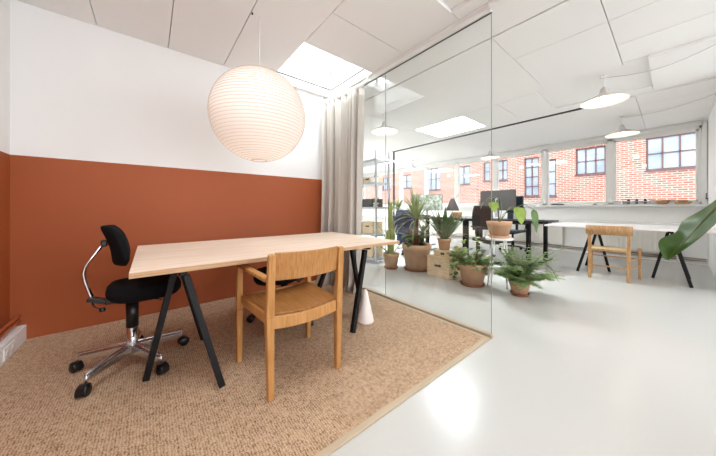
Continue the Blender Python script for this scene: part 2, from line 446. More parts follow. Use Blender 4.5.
# local: x right, +y forward (towards table). rear posts at y=0, front at .48
for s in (-1, 1):
    x = s*.222
    lg = MB()
    lg.beam((x, 0, 0), (x+s*.006, .0, .45), .034, .036, (1,0,0), w1=.045, h1=.045)
    lg.beam((x+s*.006, .0, .45), (x+s*.004, -.03, .80), .045, .045, (1,0,0), w1=.038, h1=.030)
    lg.build('rear_leg', M['oak'], ch, bevel=.006)
    xf = s*.262
    lg = MB(); lg.beam((xf, .475, 0), (xf, .475, .36), .032, .032, (1,0,0), w1=.042, h1=.040)
    lg.beam((xf, .475, .36), (xf, .465, .655), .042, .040, (1,0,0), w1=.034, h1=.034)
    lg.build('front_leg', M['oak'], ch, bevel=.006)
    ar = MB(); ar.beam((x+s*.01, .01, .655), (xf, .49, .665), .042, .026, (1,0,0))
    ar.build('armrest', M['oak'], ch, bevel=.008)
    rl = MB(); rl.beam((x, .01, .425), (s*.245, .475, .425), .022, .055, (1,0,0))
    rl.build('side_rail', M['oak'], ch, bevel=.004)
MB().beam((-.24, .475, .425), (.24, .475, .425), .022, .055, (0,1,0)).build('front_rail', M['oak'], ch, bevel=.004)
def curved(name, z0, z1, yc, bow, th, mt, tilt=0, x=.206, n=14, ztop=None):
    rows = []; q = MB()
    P = []
    for i in range(n+1):
        u = -1 + 2*i/n; xx = x*u; y = yc - bow*(1-u*u)
        zt = z1 - (0 if ztop is None else ztop*(1-u*u)); zb = z0 - (0 if ztop is None else ztop*(1-u*u))
        P.append([(xx, y - th/2, zb), (xx, y + th/2, zb), (xx, y + th/2 - tilt, zt), (xx, y - th/2 - tilt, zt)])
    vs = [p for r in P for p in r]; fs = []
    for i in range(n):
        for k in range(4):
            fs.append((i*4+k, i*4+(k+1)%4, (i+1)*4+(k+1)%4, (i+1)*4+k))
    fs += [(0,1,2,3), (n*4+3, n*4+2, n*4+1, n*4)]
    q.add(vs, fs); return q.build(name, mt, ch, bevel=.004)
curved('backrest', .650, .806, -.006, .045, .018, M['oak_back'], .02)
curved('rear_rail', .382, .452, .0, .0, .022, M['oak'], 0, .205, ztop=.018)
st = MB(); n = 24; rows = []
for j in range(9):
    v = j/8; y = .012 + v*.455
    hw = .212 + .035*v
    rows.append([(hw*(-1+2*i/n), y, .462 - .020*(1-(-1+2*i/n)**2) * (1-.25*v) + (-.01*max(0, v-.85)/.15)) for i in range(n+1)])
st.strip(rows, smooth=False)
st.build('seat', M['seat_oak'], ch, solid=.014)

# ------------------------------------------------------------------ task chair
def task_chair(name, label, loc, rz, spin, group, low=0.0, seatz=.555, prof='full'):
    t = thing(name, label, 'chair', loc, rz, group)
    # local: faces +x. star base
    hub = MB(); hub.lathe([(0,.065),(.026,.065),(.030,.08),(.030,.30),(.0,.30)], 20)
    hub.build('column', M['chrome'], t)
    MB().lathe([(0,.255),(.034,.255),(.034,seatz-.13),(0,seatz-.13)], 20).build('column_sleeve', M['plastic'], t)
    MB().tube([(.0,-.03,.19),(.005,-.05,.20),(.01,-.055,.235)], .004).tube([(.01,-.055,.235),(.02,-.05,.26)], [.012,.004]).build('brake_lever', M['plastic'], t)
    for k in range(5):
        a = spin + 2*PI*k/5; ca, sa = math.cos(a), math.sin(a); sd = (-sa, ca, 0)
        R = .285
        sp = MB(); sp.beam((.02*ca,.02*sa,.110), (R*ca,R*sa,.092), .046, .050, sd, w1=.034, h1=.024)
        sp.tube([(.01*ca,.01*sa,.148),(R*.5*ca,R*.5*sa,.133),(R*ca,R*sa,.112)], .009, 8)
        so = sp.build('spoke', M['chrome'], t, bevel=.003)
        MB().tube([(R*ca,R*sa,.115),(R*ca,R*sa,.05)], .007, 8).build('caster_stem', M['chrome'], t)
        # caster trails at an angle
        ca2 = a + .5*math.sin(k*2.3); cx, cy = R*ca + .014*ca, R*sa + .014*sa
        cs = MB()
        dx, dy = math.cos(ca2), math.sin(ca2); nx, ny = -dy, dx
        for s in (-1, 1):
            Mx = Matrix.Translation((cx+nx*s*.015, cy+ny*s*.015, .030)) @ Matrix(((dx,0,nx,0),(dy,0,ny,0),(0,-1,0,0),(0,0,0,1)))
            cs.lathe([(0,-.011),(.024,-.011),(.0295,-.007),(.0295,.007),(.024,.011),(0,.011)], 20, mat=Mx)
        hood = [(math.cos(x*PI/8)*.036, math.sin(x*PI/8)*.036) for x in range(-1, 9)]
        vs = []
        for s in (-1,1):
            for p, q in hood: vs.append((cx+dx*p+nx*s*.018, cy+dy*p+ny*s*.018, .030+q*1.02))
        m_ = len(hood)
        cs.add(vs, [(i, i+1, m_+i+1, m_+i) for i in range(m_-1)] + [tuple(range(m_)), tuple(range(m_, 2*m_))])
        cs.build('caster', M['plastic'], t)
    # mechanism
    z = seatz - .105
    mc = MB(); mc.box(-.13, .10, -.035, .035, z-.015, z+.02); mc.beam((-.12,0,z),(-.21,0,z+.035), .05, .03, (0,1,0))
    mc.build('mechanism', M['plastic'], t, bevel=.005)
    MB().tube([(.10,-.02,z),(.12,-.11,z-.012),(.16,-.17,z-.012),(.19,-.19,z-.008)], .005, 8).build('height_lever', M['chrome'], t)
    # seat cushion: superellipse
    c = MB(); prof = [(0,-.055),(.70,-.055),(.90,-.048),(.985,-.026),(1.0,-.004),(.975,.020),(.90,.038),(.72,.045),(.4,.042),(0,.038)]
    nn = 40; vs = []
    for r, zz in prof:
        for k in range(nn):
            a = 2*PI*k/nn; cx = math.copysign(abs(math.cos(a))**.72, math.cos(a)); cy = math.copysign(abs(math.sin(a))**.72, math.sin(a))
            vs.append((.07+cx*r*.20, cy*r*.215, seatz-.045+zz+.012*(cx*r<-.5)*(abs(cx*r)-.5)))
    fs = [(i*nn+k, i*nn+(k+1)%nn, (i+1)*nn+(k+1)%nn, (i+1)*nn+k) for i in range(len(prof)-1) for k in range(nn)]
    c.add(vs, fs, 0, True); c.build('seat', M['fabric_black'], t, merge=True)
    # chrome back support (two rods)
    bz = seatz + .255 - low
    for s in (-1, 1):
        y = s*.016
        pth = [(-.185,y,z+.03),(-.195,y,z+.055),(-.21,y,z+.11),(-.222,y,z+.16),(-.226,y,z+.20),(-.218,y,z+.24),(-.200,y,z+.275),(-.135,y,bz+.015)] if low < .05 else [(-.22,y,z-.005),(-.245,y,z+.02),(-.25,y,z+.05),(-.24,y,bz-.03),(-.19,y,bz)]
        MB().tube(pth, .008, 8).build('back_support', M['chrome'], t)
    kn = MB(); kn.tube([(-.19,0,z+.015),(-.18,-.03,z-.01),(-.15,-.045,z-.03)], .004, 8); kn.lathe([(0,-.014),(.014,-.010),(.017,0),(.014,.010),(0,.014)], 16, (-.14,-.05,z-.035))
    kn.build('tension_knob', M['plastic'], t)
    MB().box(-.150, -.120, -.03, .03, bz-.005, bz+.035).build('back_bracket', M['plastic'], t, bevel=.005)
    # back pad : crescent in side view, curved in plan
    bk = MB(); rows = []
    nz, ny = 12, 12
    H2, W2 = (.128, .19)
    front, back = [], []
    for j in range(nz+1):
        v = -1 + 2*j/nz
        fr, bb = [], []
        for i in range(ny+1):
            u = -1 + 2*i/ny
            e = max(0, 1-abs(u)**4)**.5 * max(0, 1-abs(v)**5)**.5
            wl = max(0, 1-abs(v)**5*.35)
            x0 = -.130 - .032*v + .0*v*v + .05*u*u
            fr.append((x0 + .028 + .066*e*(1-.35*v*v), u*W2*wl, bz + v*H2))
            bb.append((x0 + .028 - .012*e - .02*v*v, u*W2*wl, bz + v*H2))
        front.append(fr); back.append(bb)
    bk.strip(front); bk.strip([r[::-1] for r in back])
    # close rim
    rim = [front[0][i] for i in range(ny+1)] + [front[j][ny] for j in range(1, nz+1)] + [front[nz][i] for i in range(ny-1,-1,-1)] + [front[j][0] for j in range(nz-1,0,-1)]
    rb = [back[0][i] for i in range(ny+1)] + [back[j][ny] for j in range(1, nz+1)] + [back[nz][i] for i in range(ny-1,-1,-1)] + [back[j][0] for j in range(nz-1,0,-1)]
    k = len(rim); bk.add(rim + rb, [(i, (i+1)%k, k+(i+1)%k, k+i) for i in range(k)], 0, True)
    bk.build('backrest', M['fabric_black'], t, merge=True, subd=1)
    return t
task_chair('task_chair', 'black padded task chair with chrome star base at the left table end', (-.092, 2.30, RZ), math.radians(2), math.radians(11), None)
task_chair('task_chair', 'low black task chair tucked beneath the far side of the plywood table', (.98, 2.30, RZ), math.radians(160), math.radians(-10), None, low=.17, seatz=.48)

# ------------------------------------------------------------------ white cone
cn = MB(); cn.lathe([(0,0),(.078,0),(.082,.006),(.080,.018),(.022,.280),(.016,.292),(0,.294)], 36)
tag(cn.build('floor_cone', M['cone']), 'tall white cone standing on the sisal rug beside the trestle leg', 'cone').location = (1.55, 1.80, RZ)

# ------------------------------------------------------------------ curtain
ct = thing('linen_curtain', 'long grey-beige linen curtain hanging from a rail at the nook corner', 'curtain')
A0 = Vector((1.965, 3.20)); A1 = Vector((2.055, 2.42))
rows = []; NU, NVv = 220, 26
ztop, zbot = 2.555, .012
for j in range(NVv+1):
    v = j/NVv; z = ztop + (zbot-ztop)*v
    row = []
    for i in range(NU+1):
        s = i/NU
        gather = 1 - .06*math.sin(PI*min(1, v*1.1)) 
        sway = .10*max(0, v-.45)**1.5
        ss = .5 + (s-.5)*gather
        p = A0.lerp(A1, ss)
        ph = s*2*PI*9 + 2.2*math.sin(s*7.3) + 1.2*math.sin(s*17) + .5*math.sin(v*4+s*20)
        amp = .048 + .018*math.sin(s*23+1) + .018*v
        x = p.x - sway*(.8+.4*math.sin(s*6)) + amp*math.sin(ph) - .012*v
        y = p.y + .35*amp*math.cos(ph) - .10*max(0, v-.55)*(.5-s)
        if v > .93:
            k = (v-.93)/.07; x -= .05*k*(.6+.4*math.sin(ph*.5)); 
        row.append((min(x, 2.128), y, z))
    rows.append(row)
MB().strip(rows).build('cloth', M['linen'], ct, solid=.003)
# ruffle heading
rows = []
for j in range(4):
    z = 2.555 + j*.018
    row = []
    for i in range(NU+1):
        s = i/NU; p = A0.lerp(A1, s); a = .016 + .012*j/3
        row.append((min(p.x + a*math.sin(s*2*PI*30+j*.5), 2.128), p.y, z + .006*math.sin(s*70)))
    rows.append(row)
MB().strip(rows).build('heading', M['linen'], ct, solid=.003)
cr = MB().box(1.965, 1.985, 3.2, 3.27, 2.59, 2.605); cr = MB(); cr.tube([(1.96,3.262,2.625),(2.085,2.36,2.625)], .008, 8)
cr.build('rail', M['frame'], ct)
for i in range(9):
    s = (i+.5)/9; p = A0.lerp(A1, s)
    MB().tube([(p.x,p.y,2.618),(p.x,p.y,2.59)], .004, 6).build('curtain_hook', M['steel'], ct)
MB().box(1.955, 1.975, 3.235, 3.262, 2.62, ZC-.002).build('rail_bracket', M['frame'], ct); MB().box(2.07, 2.09, 2.36, 2.38, 2.62, ZC-.002).build('rail_bracket', M['frame'], ct)

# ------------------------------------------------------------------ paper lantern
LC = Vector((.728, 2.228, 1.845)); LR = .384
ln = thing('paper_lantern', 'large round white ribbed paper lantern hanging over the plywood table', 'lamp', LC)
pr = []; NR = 42
a0 = -PI/2 + .16; a1 = PI/2 - .16
for i in range(NR*4+1):
    a = a0 + (a1-a0)*i/(NR*4)
    sc = LR*(1 - .006*abs(math.sin(PI*i/4)))
    pr.append((sc*math.cos(a), sc*math.sin(a)*1.0))
sh = MB(); sh.lathe(pr, 64); sh.build('paper_shade', M['paper'], ln, merge=True)
path = []; 
for i in range(NR*40+1):
    u = i/(NR*40); a = a0 + (a1-a0)*u; th = 2*PI*NR*u
    path.append((LR*1.001*math.cos(a)*math.cos(th), LR*1.001*math.cos(a)*math.sin(th), LR*1.001*math.sin(a)))
MB().tube(path, .0012, 4).build('spiral_rib', M['ribwire'], ln)
MB().tube([(0,0,LR*.985),(0,0,ZC-LC.z-.002)], .0025, 6).build('cord', M['frame'], ln)
for zz in (LR*math.sin(a1), LR*math.sin(a0)):
    MB().tube([(LR*math.cos(a0)*math.cos(2*PI*k/24), LR*math.cos(a0)*math.sin(2*PI*k/24), zz) for k in range(25)], .003, 6, caps=False).build('ring', M['ribwire'], ln)
sk = MB(); sk.tube([(0,0,LR*.98),(0,0,.10)], .004, 6); sk.lathe([(0,.10),(.02,.10),(.02,.04),(0,.04)], 16); sk.build('socket', M['frame'], ln)
bb = MB(); bb.lathe([(0,-.06),(.02,-.055),(.032,-.03),(.032,-.01),(.016,.035),(0,.04)], 20); bb.build('bulb', M['bulb'], ln, merge=True)
MB().tube([(-.06,0.0,ZC-LC.z-.012),(-.06,0.0,ZC-LC.z)], .008, 8).build('ceiling_hook', M['dark'], ln)

# ------------------------------------------------------------------ pendants
def pendant(label, x, y, z, R=.225, first=None):
    if first: return dup(first, (x,y,z), 0, label)
    t = thing('pendant_lamp', label, 'lamp', (x,y,z), 0, 'flat enamel pendant lamps in the office')
    s = MB(); s.lathe([(R,0),(R*.98,.010),(R*.70,.045),(R*.45,.070),(.07,.085),(.045,.105),(.032,.16),(.012,.185),(0,.187)], 48)
    s.build('shade', M['shade'], t)
    s = MB(); s.lathe([(R*.985,.003),(R*.96,.008),(R*.69,.040),(R*.44,.064),(.06,.078),(0,.08)], 48); s.build('reflector', M['shadein'], t)
    s = MB(); s.lathe([(0,.0),(.03,.006),(.04,.03),(.03,.06),(0,.075)], 20); s.build('bulb', M['bulb'], t, merge=True)
    s = MB(); s.tube([(0,0,.18),(0,0,ZC-z-.003)], .003, 6); s.build('cord', M['frame'], t)
    s = MB(); s.lathe([(0,0),(.03,0),(.034,-.02),(.01,-.03),(0,-.03)], 16, (0,0,ZC-z-.003)); s.build('ceiling_cap', M['frame'], t)
    return t
PZ = 2.38
pA = pendant('white pendant lamp glowing nearest the camera, above the open floor', 4.375, .535, PZ)
PL = [(4.375,.535)]
for x, y, lb in ((6.6,.57,'white pendant lamp hanging above the white table at the window'),
                 (6.95,3.03,'white pendant lamp seen at the edge of the glass, above the monitors'),
                 (6.95,5.6,'small far pendant lamp left of the skylight, by the far windows'),
                 (3.15,3.15,'pendant lamp glowing behind the glass right beside the curtain')):
    pendant(lb, x, y, PZ, first=pA); PL.append((x,y))
# ceiling cables
cb = MB()
pa = [(4.375,.535,ZC-.02)]
for i in range(1,13):
    u = i/12; pa.append((4.375+(4.2-4.375)*u, .535+(-.40-.535)*u, ZC-.02-.10*math.sin(PI*u)))
cb.tube(pa, .004, 6)
tag(cb.build('lamp_cable', M['shade']), 'white cable sagging from the nearest pendant towards the right wall', 'cable')
cb = MB(); cb.tube([(6.6+ (6.2-6.6)*i/8, .57+(-.41-.57)*i/8, ZC-.02-.05*math.sin(PI*i/8)) for i in range(9)], .004, 6)
cb.lathe([(0,-.02),(.02,-.02),(.02,.02),(0,.02)], 10, (6.2,-.405,ZC-.03))
tag(cb.build('lamp_cable', M['shade']), 'white cable from the window pendant to a hook on the right wall', 'cable')

# ------------------------------------------------------------------ window side fittings
o = MB().box(XW-.22, XW-.001, YR+.002, YE-.01, .70, .76).build('window_ledge', M['frame'], bevel=.006)
tag(o, 'long white ledge running beneath the windows', 'ledge')
def radiator(y0, y1, label):
    t = thing('radiator', label, 'radiator', (XW-.10, (y0+y1)/2, .16), 0, 'ribbed radiators under the windows')
    h = (y1-y0)/2
    MB().box(.0, .06, -h, h, 0, .46).build('panel', M['rib'], t, bevel=.006)
    r = MB(); n = int((y1-y0)/.065)
    for i in range(n):
        y = -h+.03 + i*(2*h-.06)/(n-1); r.box(-.012, 0, y-.016, y+.016, .03, .43)
    r.build('ribs', M['rib'], t, bevel=.004)
    for yy in (-h+.1, h-.13): MB().box(.06, .099, yy, yy+.03, .1, .4).build('bracket', M['rib'], t)
    MB().tube([(.03,-h+.03,0),(.03,-h+.03,-.155)], .008, 8).build('feed_pipe', M['rib'], t)
radiator(-.1, 1.25, 'white ribbed radiator behind the white trestle table')
radiator(1.7, 3.1, 'white ribbed radiator behind the black desks')
radiator(3.6, 5.0, 'white ribbed radiator under the windows left of the monitors')
pb = MB()
for z in (.07,.11): pb.tube([(XW-.03, YR+.02, z),(XW-.03, YE-.05, z)], .011, 8)
tag(pb.build('skirting_pipes', mat('pipe_grey',(176,164,150),.5)), 'pair of greyish pipes along the foot of the window wall', 'pipe')

# sill objects
ZS = SZ
t = thing('tray', 'dark grey metal tray on the sill of the rightmost window', 'tray', (XW-.05, .47, ZS)); t.scale = (1,1,1.7)
q = MB(); q.box(-.05,.05,-.20,.20,0,.012); 
for s in (-1,1): q.box(-.05,.05,s*.20-.01,s*.20+.01,.012,.05)
q.box(-.008,.008,-.19,.19,.03,.045); q.build('body', M['steel'], t, bevel=.004)
for y in (-.12,0.0,.12):
    k = MB(); k.lathe([(0,0),(.02,0),(.022,.05),(.012,.06),(0,.06)], 14, (0.03,y,.012)); k.build('cup', M['dark'], t)
q = MB(); q.lathe([(0,0),(.06,0),(.10,.085),(.094,.085),(.055,.012),(0,.012)], 28); q.box(-.03,.03,-.17,.17,.078,.09)
tag(q.build('wooden_bowl', M['beech']), 'round wooden bowl with a flat board on the window sill', 'bowl').location = (XW-.04,.12,ZS)
q = MB(); q.add([(-.03,-.12,.05),(.03,-.12,.05),(.03,.12,.05),(-.03,.12,.05),(-.015,-.08,0),(.015,-.08,0),(.015,.08,0),(-.015,.08,0)],[(0,1,2,3),(4,7,6,5),(0,4,5,1),(1,5,6,2),(2,6,7,3),(3,7,4,0)])
q.box(-.02,.02,-.06,.06,.05,.085)
tag(q.build('wooden_box', M['beech'], bevel=.004), 'small tapered wooden box at the right end of the window sill', 'box').location = (XW-.04,-.13,ZS)
q = MB(); q.box(-.04,.04,-.13,.13,0,.022); q.box(-.035,.035,-.12,.10,.022,.032)
tag(q.build('notebook', M['dark'], bevel=.003), 'flat dark notebook lying on the sill of the second window', 'book').location = (XW-.05,1.82,ZS)
q = MB(); q.box(-.03,.03,-.035,.035,0,.02); q.lathe([(0,.02),(.012,.02),(.012,.035),(0,.035)],12)
tag(q.build('stapler', M['dark'], bevel=.003), 'tiny dark object on the middle of the second window sill', 'desk item').location = (XW-.05,1.12,ZS)
for y, lb in ((2.9,'pale box on the sill behind the large monitor'),(3.7,'pale box on the sill left of the large monitor')):
    q = MB(); q.box(-.04,.04,-.08,.08,0,.14); q.box(-.045,.045,-.085,.085,.14,.16)
    tag(q.build('storage_box', mat('greyish_box',(176,160,150),.7), bevel=.003), lb, 'box').location = (XW-.05,y,ZS)
# window latch stick
q = MB(); q.tube([(XW-.06,-.395,SZ+.10),(XW-.16,-.395,SZ+.20)], .006, 6); q.tube([(XW-.06,-.395,SZ+.10),(XW-.06,-.42,SZ+.10)], .009, 8)
tag(q.build('window_crank', M['dark']), 'short dark crank rod at the right end of the windows', 'handle')

# ------------------------------------------------------------------ white table at the window
WT = .765
wt = thing('trestle_table', 'long white-topped table on black trestles beside the windows', 'table', (6.1, .6, 0))
TX = Matrix.Translation((-6.1, -.6, 0))
top = MB().box(5.46, 6.75, -.38, 1.44, WT-.025, WT).xf(TX).build('table_top', M['cone'], wt, bevel=.002)
MB().box(5.461, 6.749, -.379, 1.439, WT, WT+.0015).xf(TX).build('laminate', M['white_lac'], top)
trestle(wt, 5.93-6.1, .82-.6, PI/2, WT-.026)
trestle(wt, 5.93-6.1, .02-.6, -PI/2, WT-.026)

# ------------------------------------------------------------------ rush / wooden chair at window
wc = thing('side_chair', 'old wooden side chair with woven cord seat at the white window table', 'chair', (5.23, .59, 0), math.radians(3))
# local: faces +x ; rear posts x=0
for s in (-1,1):
    y = s*.205
    MB().beam((0,y,0),(.0,y,.44),.040,.034,(0,1,0),w1=.042,h1=.036).beam((.0,y,.44),(-.04,y,.80),.042,.036,(0,1,0),w1=.034,h1=.028).build('rear_leg', M['beech'], wc, bevel=.006)
    y2 = s*.225 - (.085 if s < 0 else 0)
    MB().beam((.40,y2,0),(.40,y2,.46),.034,.034,(0,1,0),w1=.040,h1=.040).build('front_leg', M['beech'], wc, bevel=.006)
    MB().beam((0,y,.20),(.40,y2,.20),.018,.026,(0,0,1)).beam((0,y,.31),(.40,y2,.31),.018,.022,(0,0,1)).build('side_stretcher', M['beech'], wc, bevel=.004)
MB().beam((0,-.2,.20),(0,.2,.20),.018,.022,(0,0,1)).build('rear_stretcher', M['beech'], wc, bevel=.004)
MB().beam((.40,-.21,.30),(.40,.21,.30),.018,.022,(0,0,1)).build('front_stretcher', M['beech'], wc, bevel=.004)
q = MB()
for i in range(12):
    a, b_ = -1+2*i/12, -1+2*(i+1)/12
    f = lambda u, z: (-.030 - .03*(1-u*u) - (z-.66)*.1, u*.245, z)
    q.add([f(a,.665), f(b_,.665), f(b_,.80), f(a,.80)], [(0,1,2,3)], 0, True)
q.build('backrest', M['beech'], wc, solid=.018, merge=True)
q = MB(); q.box(.0,.405,-.215,.215,.425,.445)
q.build('seat', M['cord'], wc, bevel=.009)
for x in (0,.40): MB().beam((x,-.2,.434),(x,.2,.434),.030,.026,(0,0,1)).build('seat_rail', M['beech'], wc, bevel=.005)

# ------------------------------------------------------------------ desks
def desk(label, x0, x1, y0, y1, z, lx, lys):
    t = thing('desk', label, 'desk', ((x0+x1)/2,(y0+y1)/2,0), 0, None)
    ox, oy = (x0+x1)/2,(y0+y1)/2
    MB().box(x0-ox,x1-ox,y0-oy,y1-oy,z-.025,z).build('desktop', M['black'], t, bevel=.003)
    for ly in lys:
        l = MB(); l.box(lx-.04-ox,lx+.04-ox,ly-.03-oy,ly+.03-oy,.015,z-.06); l.build('leg', M['black'], t, bevel=.003)
        MB().box(lx-.35-ox,lx+.35-ox,ly-.035-oy,ly+.035-oy,0,.016).build('foot', M['screend'], t, bevel=.003)
        MB().box(lx-.3-ox,lx+.3-ox,ly-.03-oy,ly+.03-oy,z-.06,z-.025).build('bracket', M['black'], t)
    MB().box(lx-.03-ox,lx+.03-ox,min(lys)+.03-oy,max(lys)-.03-oy,z-.06,z-.03).build('crossbeam', M['black'], t)
    return t
ZD = .84
desk('black height-adjustable desk behind the potted plant on the stool', 4.98, 5.70, 1.50, 3.02, ZD, 5.38, (1.66, 2.84))
desk('black height-adjustable desk nearest the windows, behind the large monitor', 5.78, 6.50, 1.46, 3.10, ZD-.03, 6.15, (1.60, 2.96))
desk('black desk in the back row behind the palm', 4.98, 5.70, 3.08, 4.70, ZD, 5.38, (3.86, 4.52))
desk('black desk in the back row nearest the far windows', 5.78, 6.50, 3.16, 4.80, ZD-.03, 6.15, (3.30, 4.40))

def monitor(label, x, y, z, w, h, rz, m1, m2):
    t = thing('monitor', label, 'monitor', (x,y,z), rz)
    MB().box(-.012,.012,-w/2,w/2,.14,.14+h).build('housing', m1, t, bevel=.006)
    MB().box(.0121,.014,-w/2+.012,w/2-.012,.155,.14+h-.012).build('screen', m2, t)
    MB().box(-.04,-.012,-.03,.03,.0,.14+h*.6).build('stand', M['steel'], t, bevel=.004)
    MB().box(-.12,.06,-.11,.11,.0,.008).build('foot', M['steel'], t, bevel=.003)
scr = mat('screen_glass', (30,32,36), .2)
monitor('large dark monitor turned away, behind the potted plant on the stool', 5.62, 2.30, ZD+.03, .70, .42, 0, M['screen'], scr)
monitor('smaller blue-grey monitor right behind the large one', 6.15, 2.16, ZD-.03, .34, .37, PI, M['screend'], scr)
# laptop behind
lt = thing('monitor', 'dark monitor with a leafy green picture, behind the palm', 'monitor', (5.50,3.95,ZD+.04), PI+.7)
MB().box(-.012,.012,-.37,.37,.12,.52).build('housing', M['screen'], lt, bevel=.006)
MB().box(.0121,.014,-.355,.355,.13,.51).build('screen', mat('picture_screen', (70,84,66), .4, noise=(14,(200,206,190),5,(1,1,1))), lt)
MB().box(-.04,-.012,-.03,.03,0,.3).box(-.1,.06,-.11,.11,0,.008).build('stand', M['steel'], lt)
# desk lamp
dl = thing('desk_lamp', 'dark brown cone desk lamp beside the monitor with the leafy picture', 'lamp', (5.35,3.14,ZD))
MB().lathe([(0,0),(.08,0),(.08,.02),(.01,.03),(0,.03)],24).build('base', M['dark'], dl)
MB().tube([(0,0,.02),(.0,.06,.30),(.0,-.12,.52)], .007, 8).build('arm', M['beech'], dl)
MB().lathe([(.15,0),(.04,.27),(.0,.28)],28,(0,.02,.16)).build('lamp_shade', M['brownchair'], dl)
# small desk clutter
for x,y,z,sx,sy,sz,m_,nm,lb,ct_ in (
    (5.2,2.96,ZD,.08,.07,.13,M['beech'],'wooden_box','wooden box beside the brown desk lamp','box'),
    (5.3,2.75,ZD,.07,.12,.06,M['white_lac'],'paper_tray','white paper tray on the desk left of the large monitor','tray'),
    (5.5,2.62,ZD,.09,.05,.11,M['steel'],'pen_holder','grey desk organiser by the end of the desk','box'),
    (5.2,3.85,ZD,.10,.14,.05,M['dark'],'keyboard_box','dark flat case on the back desk','case'),
    (5.25,4.4,ZD,.10,.08,.16,M['cone'],'file_box','white file box on the back desk near the shelf','box')):
    q = MB(); q.box(-sx,sx,-sy,sy,0,sz*.75); q.box(-sx-.004,sx+.004,-sy-.004,sy+.004,sz*.75,sz)
    tag(q.build(nm, m_, bevel=.004), lb, ct_).location = (x,y,z)

def office_chair(label, x, y, rz, m1, zs=.52, jacket=False):
    t = thing('office_chair', label, 'chair', (x,y,0), rz)
    MB().lathe([(0,.08),(.035,.08),(.035,.2),(.022,.22),(.022,zs-.06),(0,zs-.06)],18).build('column', M['plastic'], t)
    for k in range(5):
        a = 2*PI*k/5+.3; ca,sa = math.cos(a),math.sin(a)
        MB().beam((.02*ca,.02*sa,.12),(.29*ca,.29*sa,.08),.04,.03,(-sa,ca,0),w1=.025,h1=.02).build('spoke', M['plastic'], t, bevel=.004)
        MB().tube([(.29*ca-.02*sa,.29*sa+.02*ca,.03),(.29*ca+.02*sa,.29*sa-.02*ca,.03)],.03,14).build('caster', M['plastic'], t)
    MB().box(-.22,.22,-.23,.23,zs-.05,zs+.01).build('seat', m1, t, bevel=.022, seg=3)
    MB().box(-.12,.1,-.08,.08,zs-.09,zs-.05).beam((-.1,0,zs-.07),(-.27,0,zs-.05),.06,.02,(0,1,0)).beam((-.27,0,zs-.06),(-.27,0,zs+.25),.06,.02,(0,1,0)).build('mechanism', M['plastic'], t, bevel=.004)
    q = MB(); rows = []
    for j in range(7):
        z = zs+.14+.44*j/6
        rows.append([(-.245+.05*(u/6-1)**2-.03*math.sin(j/6*PI), (u/6-1)*.21*(1-.12*(j/6)**3), z) for u in range(13)])
    q.strip(rows); q.build('backrest', m1, t, solid=.03)
    for s in (-1,1):
        MB().tube([(-.05,s*.24,zs-.02),(-.05,s*.27,zs+.1),(-.05,s*.27,zs+.2)],.012,8).box(-.14,.08,s*.27-.03,s*.27+.03,zs+.2,zs+.225).build('armrest', M['plastic'], t)
    return t
office_chair('dark brown office chair behind the stool with the potted plant', 4.64, 2.00, math.radians(242), M['brownchair'], .52)
office_chair('dark blue-seated office chair between desk and windows', 7.05, 2.52, PI, M['screend'], .50)
c3 = office_chair('black office chair draped with a blue jacket behind the palm', 4.70, 3.76, math.radians(5), M['fabric_black'], .42)
jk = MB(); rows = []
for j in range(9):
    v = j/8; r_ = []
    for i in range(13):
        u = -1+2*i/12
        r_.append((-.305-.03*math.sin(v*PI)-.015*math.sin(u*9+v*3), u*(.20+.05*v)+.02*math.sin(v*7), 1.12-.78*v+.02*math.sin(u*8)*v))
    rows.append(r_)
jk.strip(rows)
for s in (-1,1):
    jk.tube([(-.30,s*.2,1.08),(-.30,s*.25,.9),(-.28,s*.26,.7),(-.26,s*.25,.55)],[.04,.045,.04,.035],10)
j_ = jk.build('jacket', M['bluecloth'], None, solid=.02); tag(j_, 'blue denim jacket hanging over the back of an office chair', 'jacket')
j_.location = (4.70,3.76,-.10); j_.rotation_euler = (0,0,math.radians(5))

# ------------------------------------------------------------------ shelf unit
sx0,sx1,sy0,sy1 = 3.30,3.68,3.52,5.0
su = thing('shelf_unit', 'tall grey metal shelving unit behind the glass beside the curtain', 'shelf', (sx0,sy0,0))
for x in (0, sx1-sx0-.03):
    for y in (0, .9, sy1-sy0-.03):
        MB().box(x,x+.03,y,y+.03,0,2.16).build('upright', M['steel'], su)
LV = (.10,.55,1.08,1.55,2.0)
for z in LV: MB().box(.002,sx1-sx0-.002,.002,sy1-sy0-.002,z-.035,z).build('shelf_board', M['steel'], su)
def crate(label, x, y, z, sx, sy, sz, m_, group=None, lid=True, handle=True):
    t = thing('storage_crate', label, 'box', (x,y,z), 0, group)
    q = MB(); q.box(-sx/2,sx/2,-sy/2,sy/2,0,sz); q.build('body', m_, t, bevel=.004)
    if handle: MB().box(-sx/2-.004,-sx/2,-.05,.05,sz*.55,sz*.55+.03).build('handle_slot', M['dark'], t)
    return t
itms = [(.55,.24,M['crate'],'pale wooden crate on the lower-middle shelf, '),(.10,.26,M['crate'],'wooden crate on the bottom shelf, '),
        (1.08,.16,M['dark'],'dark storage box on the middle shelf, '),(1.55,.12,M['crate'],'small pale box on the upper shelf, ')]
for z,h,m_,lb in itms:
    for i,(yy,pos) in enumerate(((.30,'nearest the front post'),(.68,'second from the front'),(1.2,'farthest back'))):
        hh = h*(1-.15*(i%2))
        crate(lb+pos, (sx0+sx1)/2, sy0+yy, z, .28, .30, hh, m_, 'boxes on the shelving unit')
for yy,lb in ((.14,'dark bottle on the upper shelf beside the small boxes'),):
    q = MB(); q.lathe([(0,0),(.03,0),(.03,.12),(.012,.16),(.012,.2),(0,.2)],16)
    tag(q.build('bottle', M['dark']), lb, 'bottle').location = (sx0+.1,sy0+yy-.02,1.55)

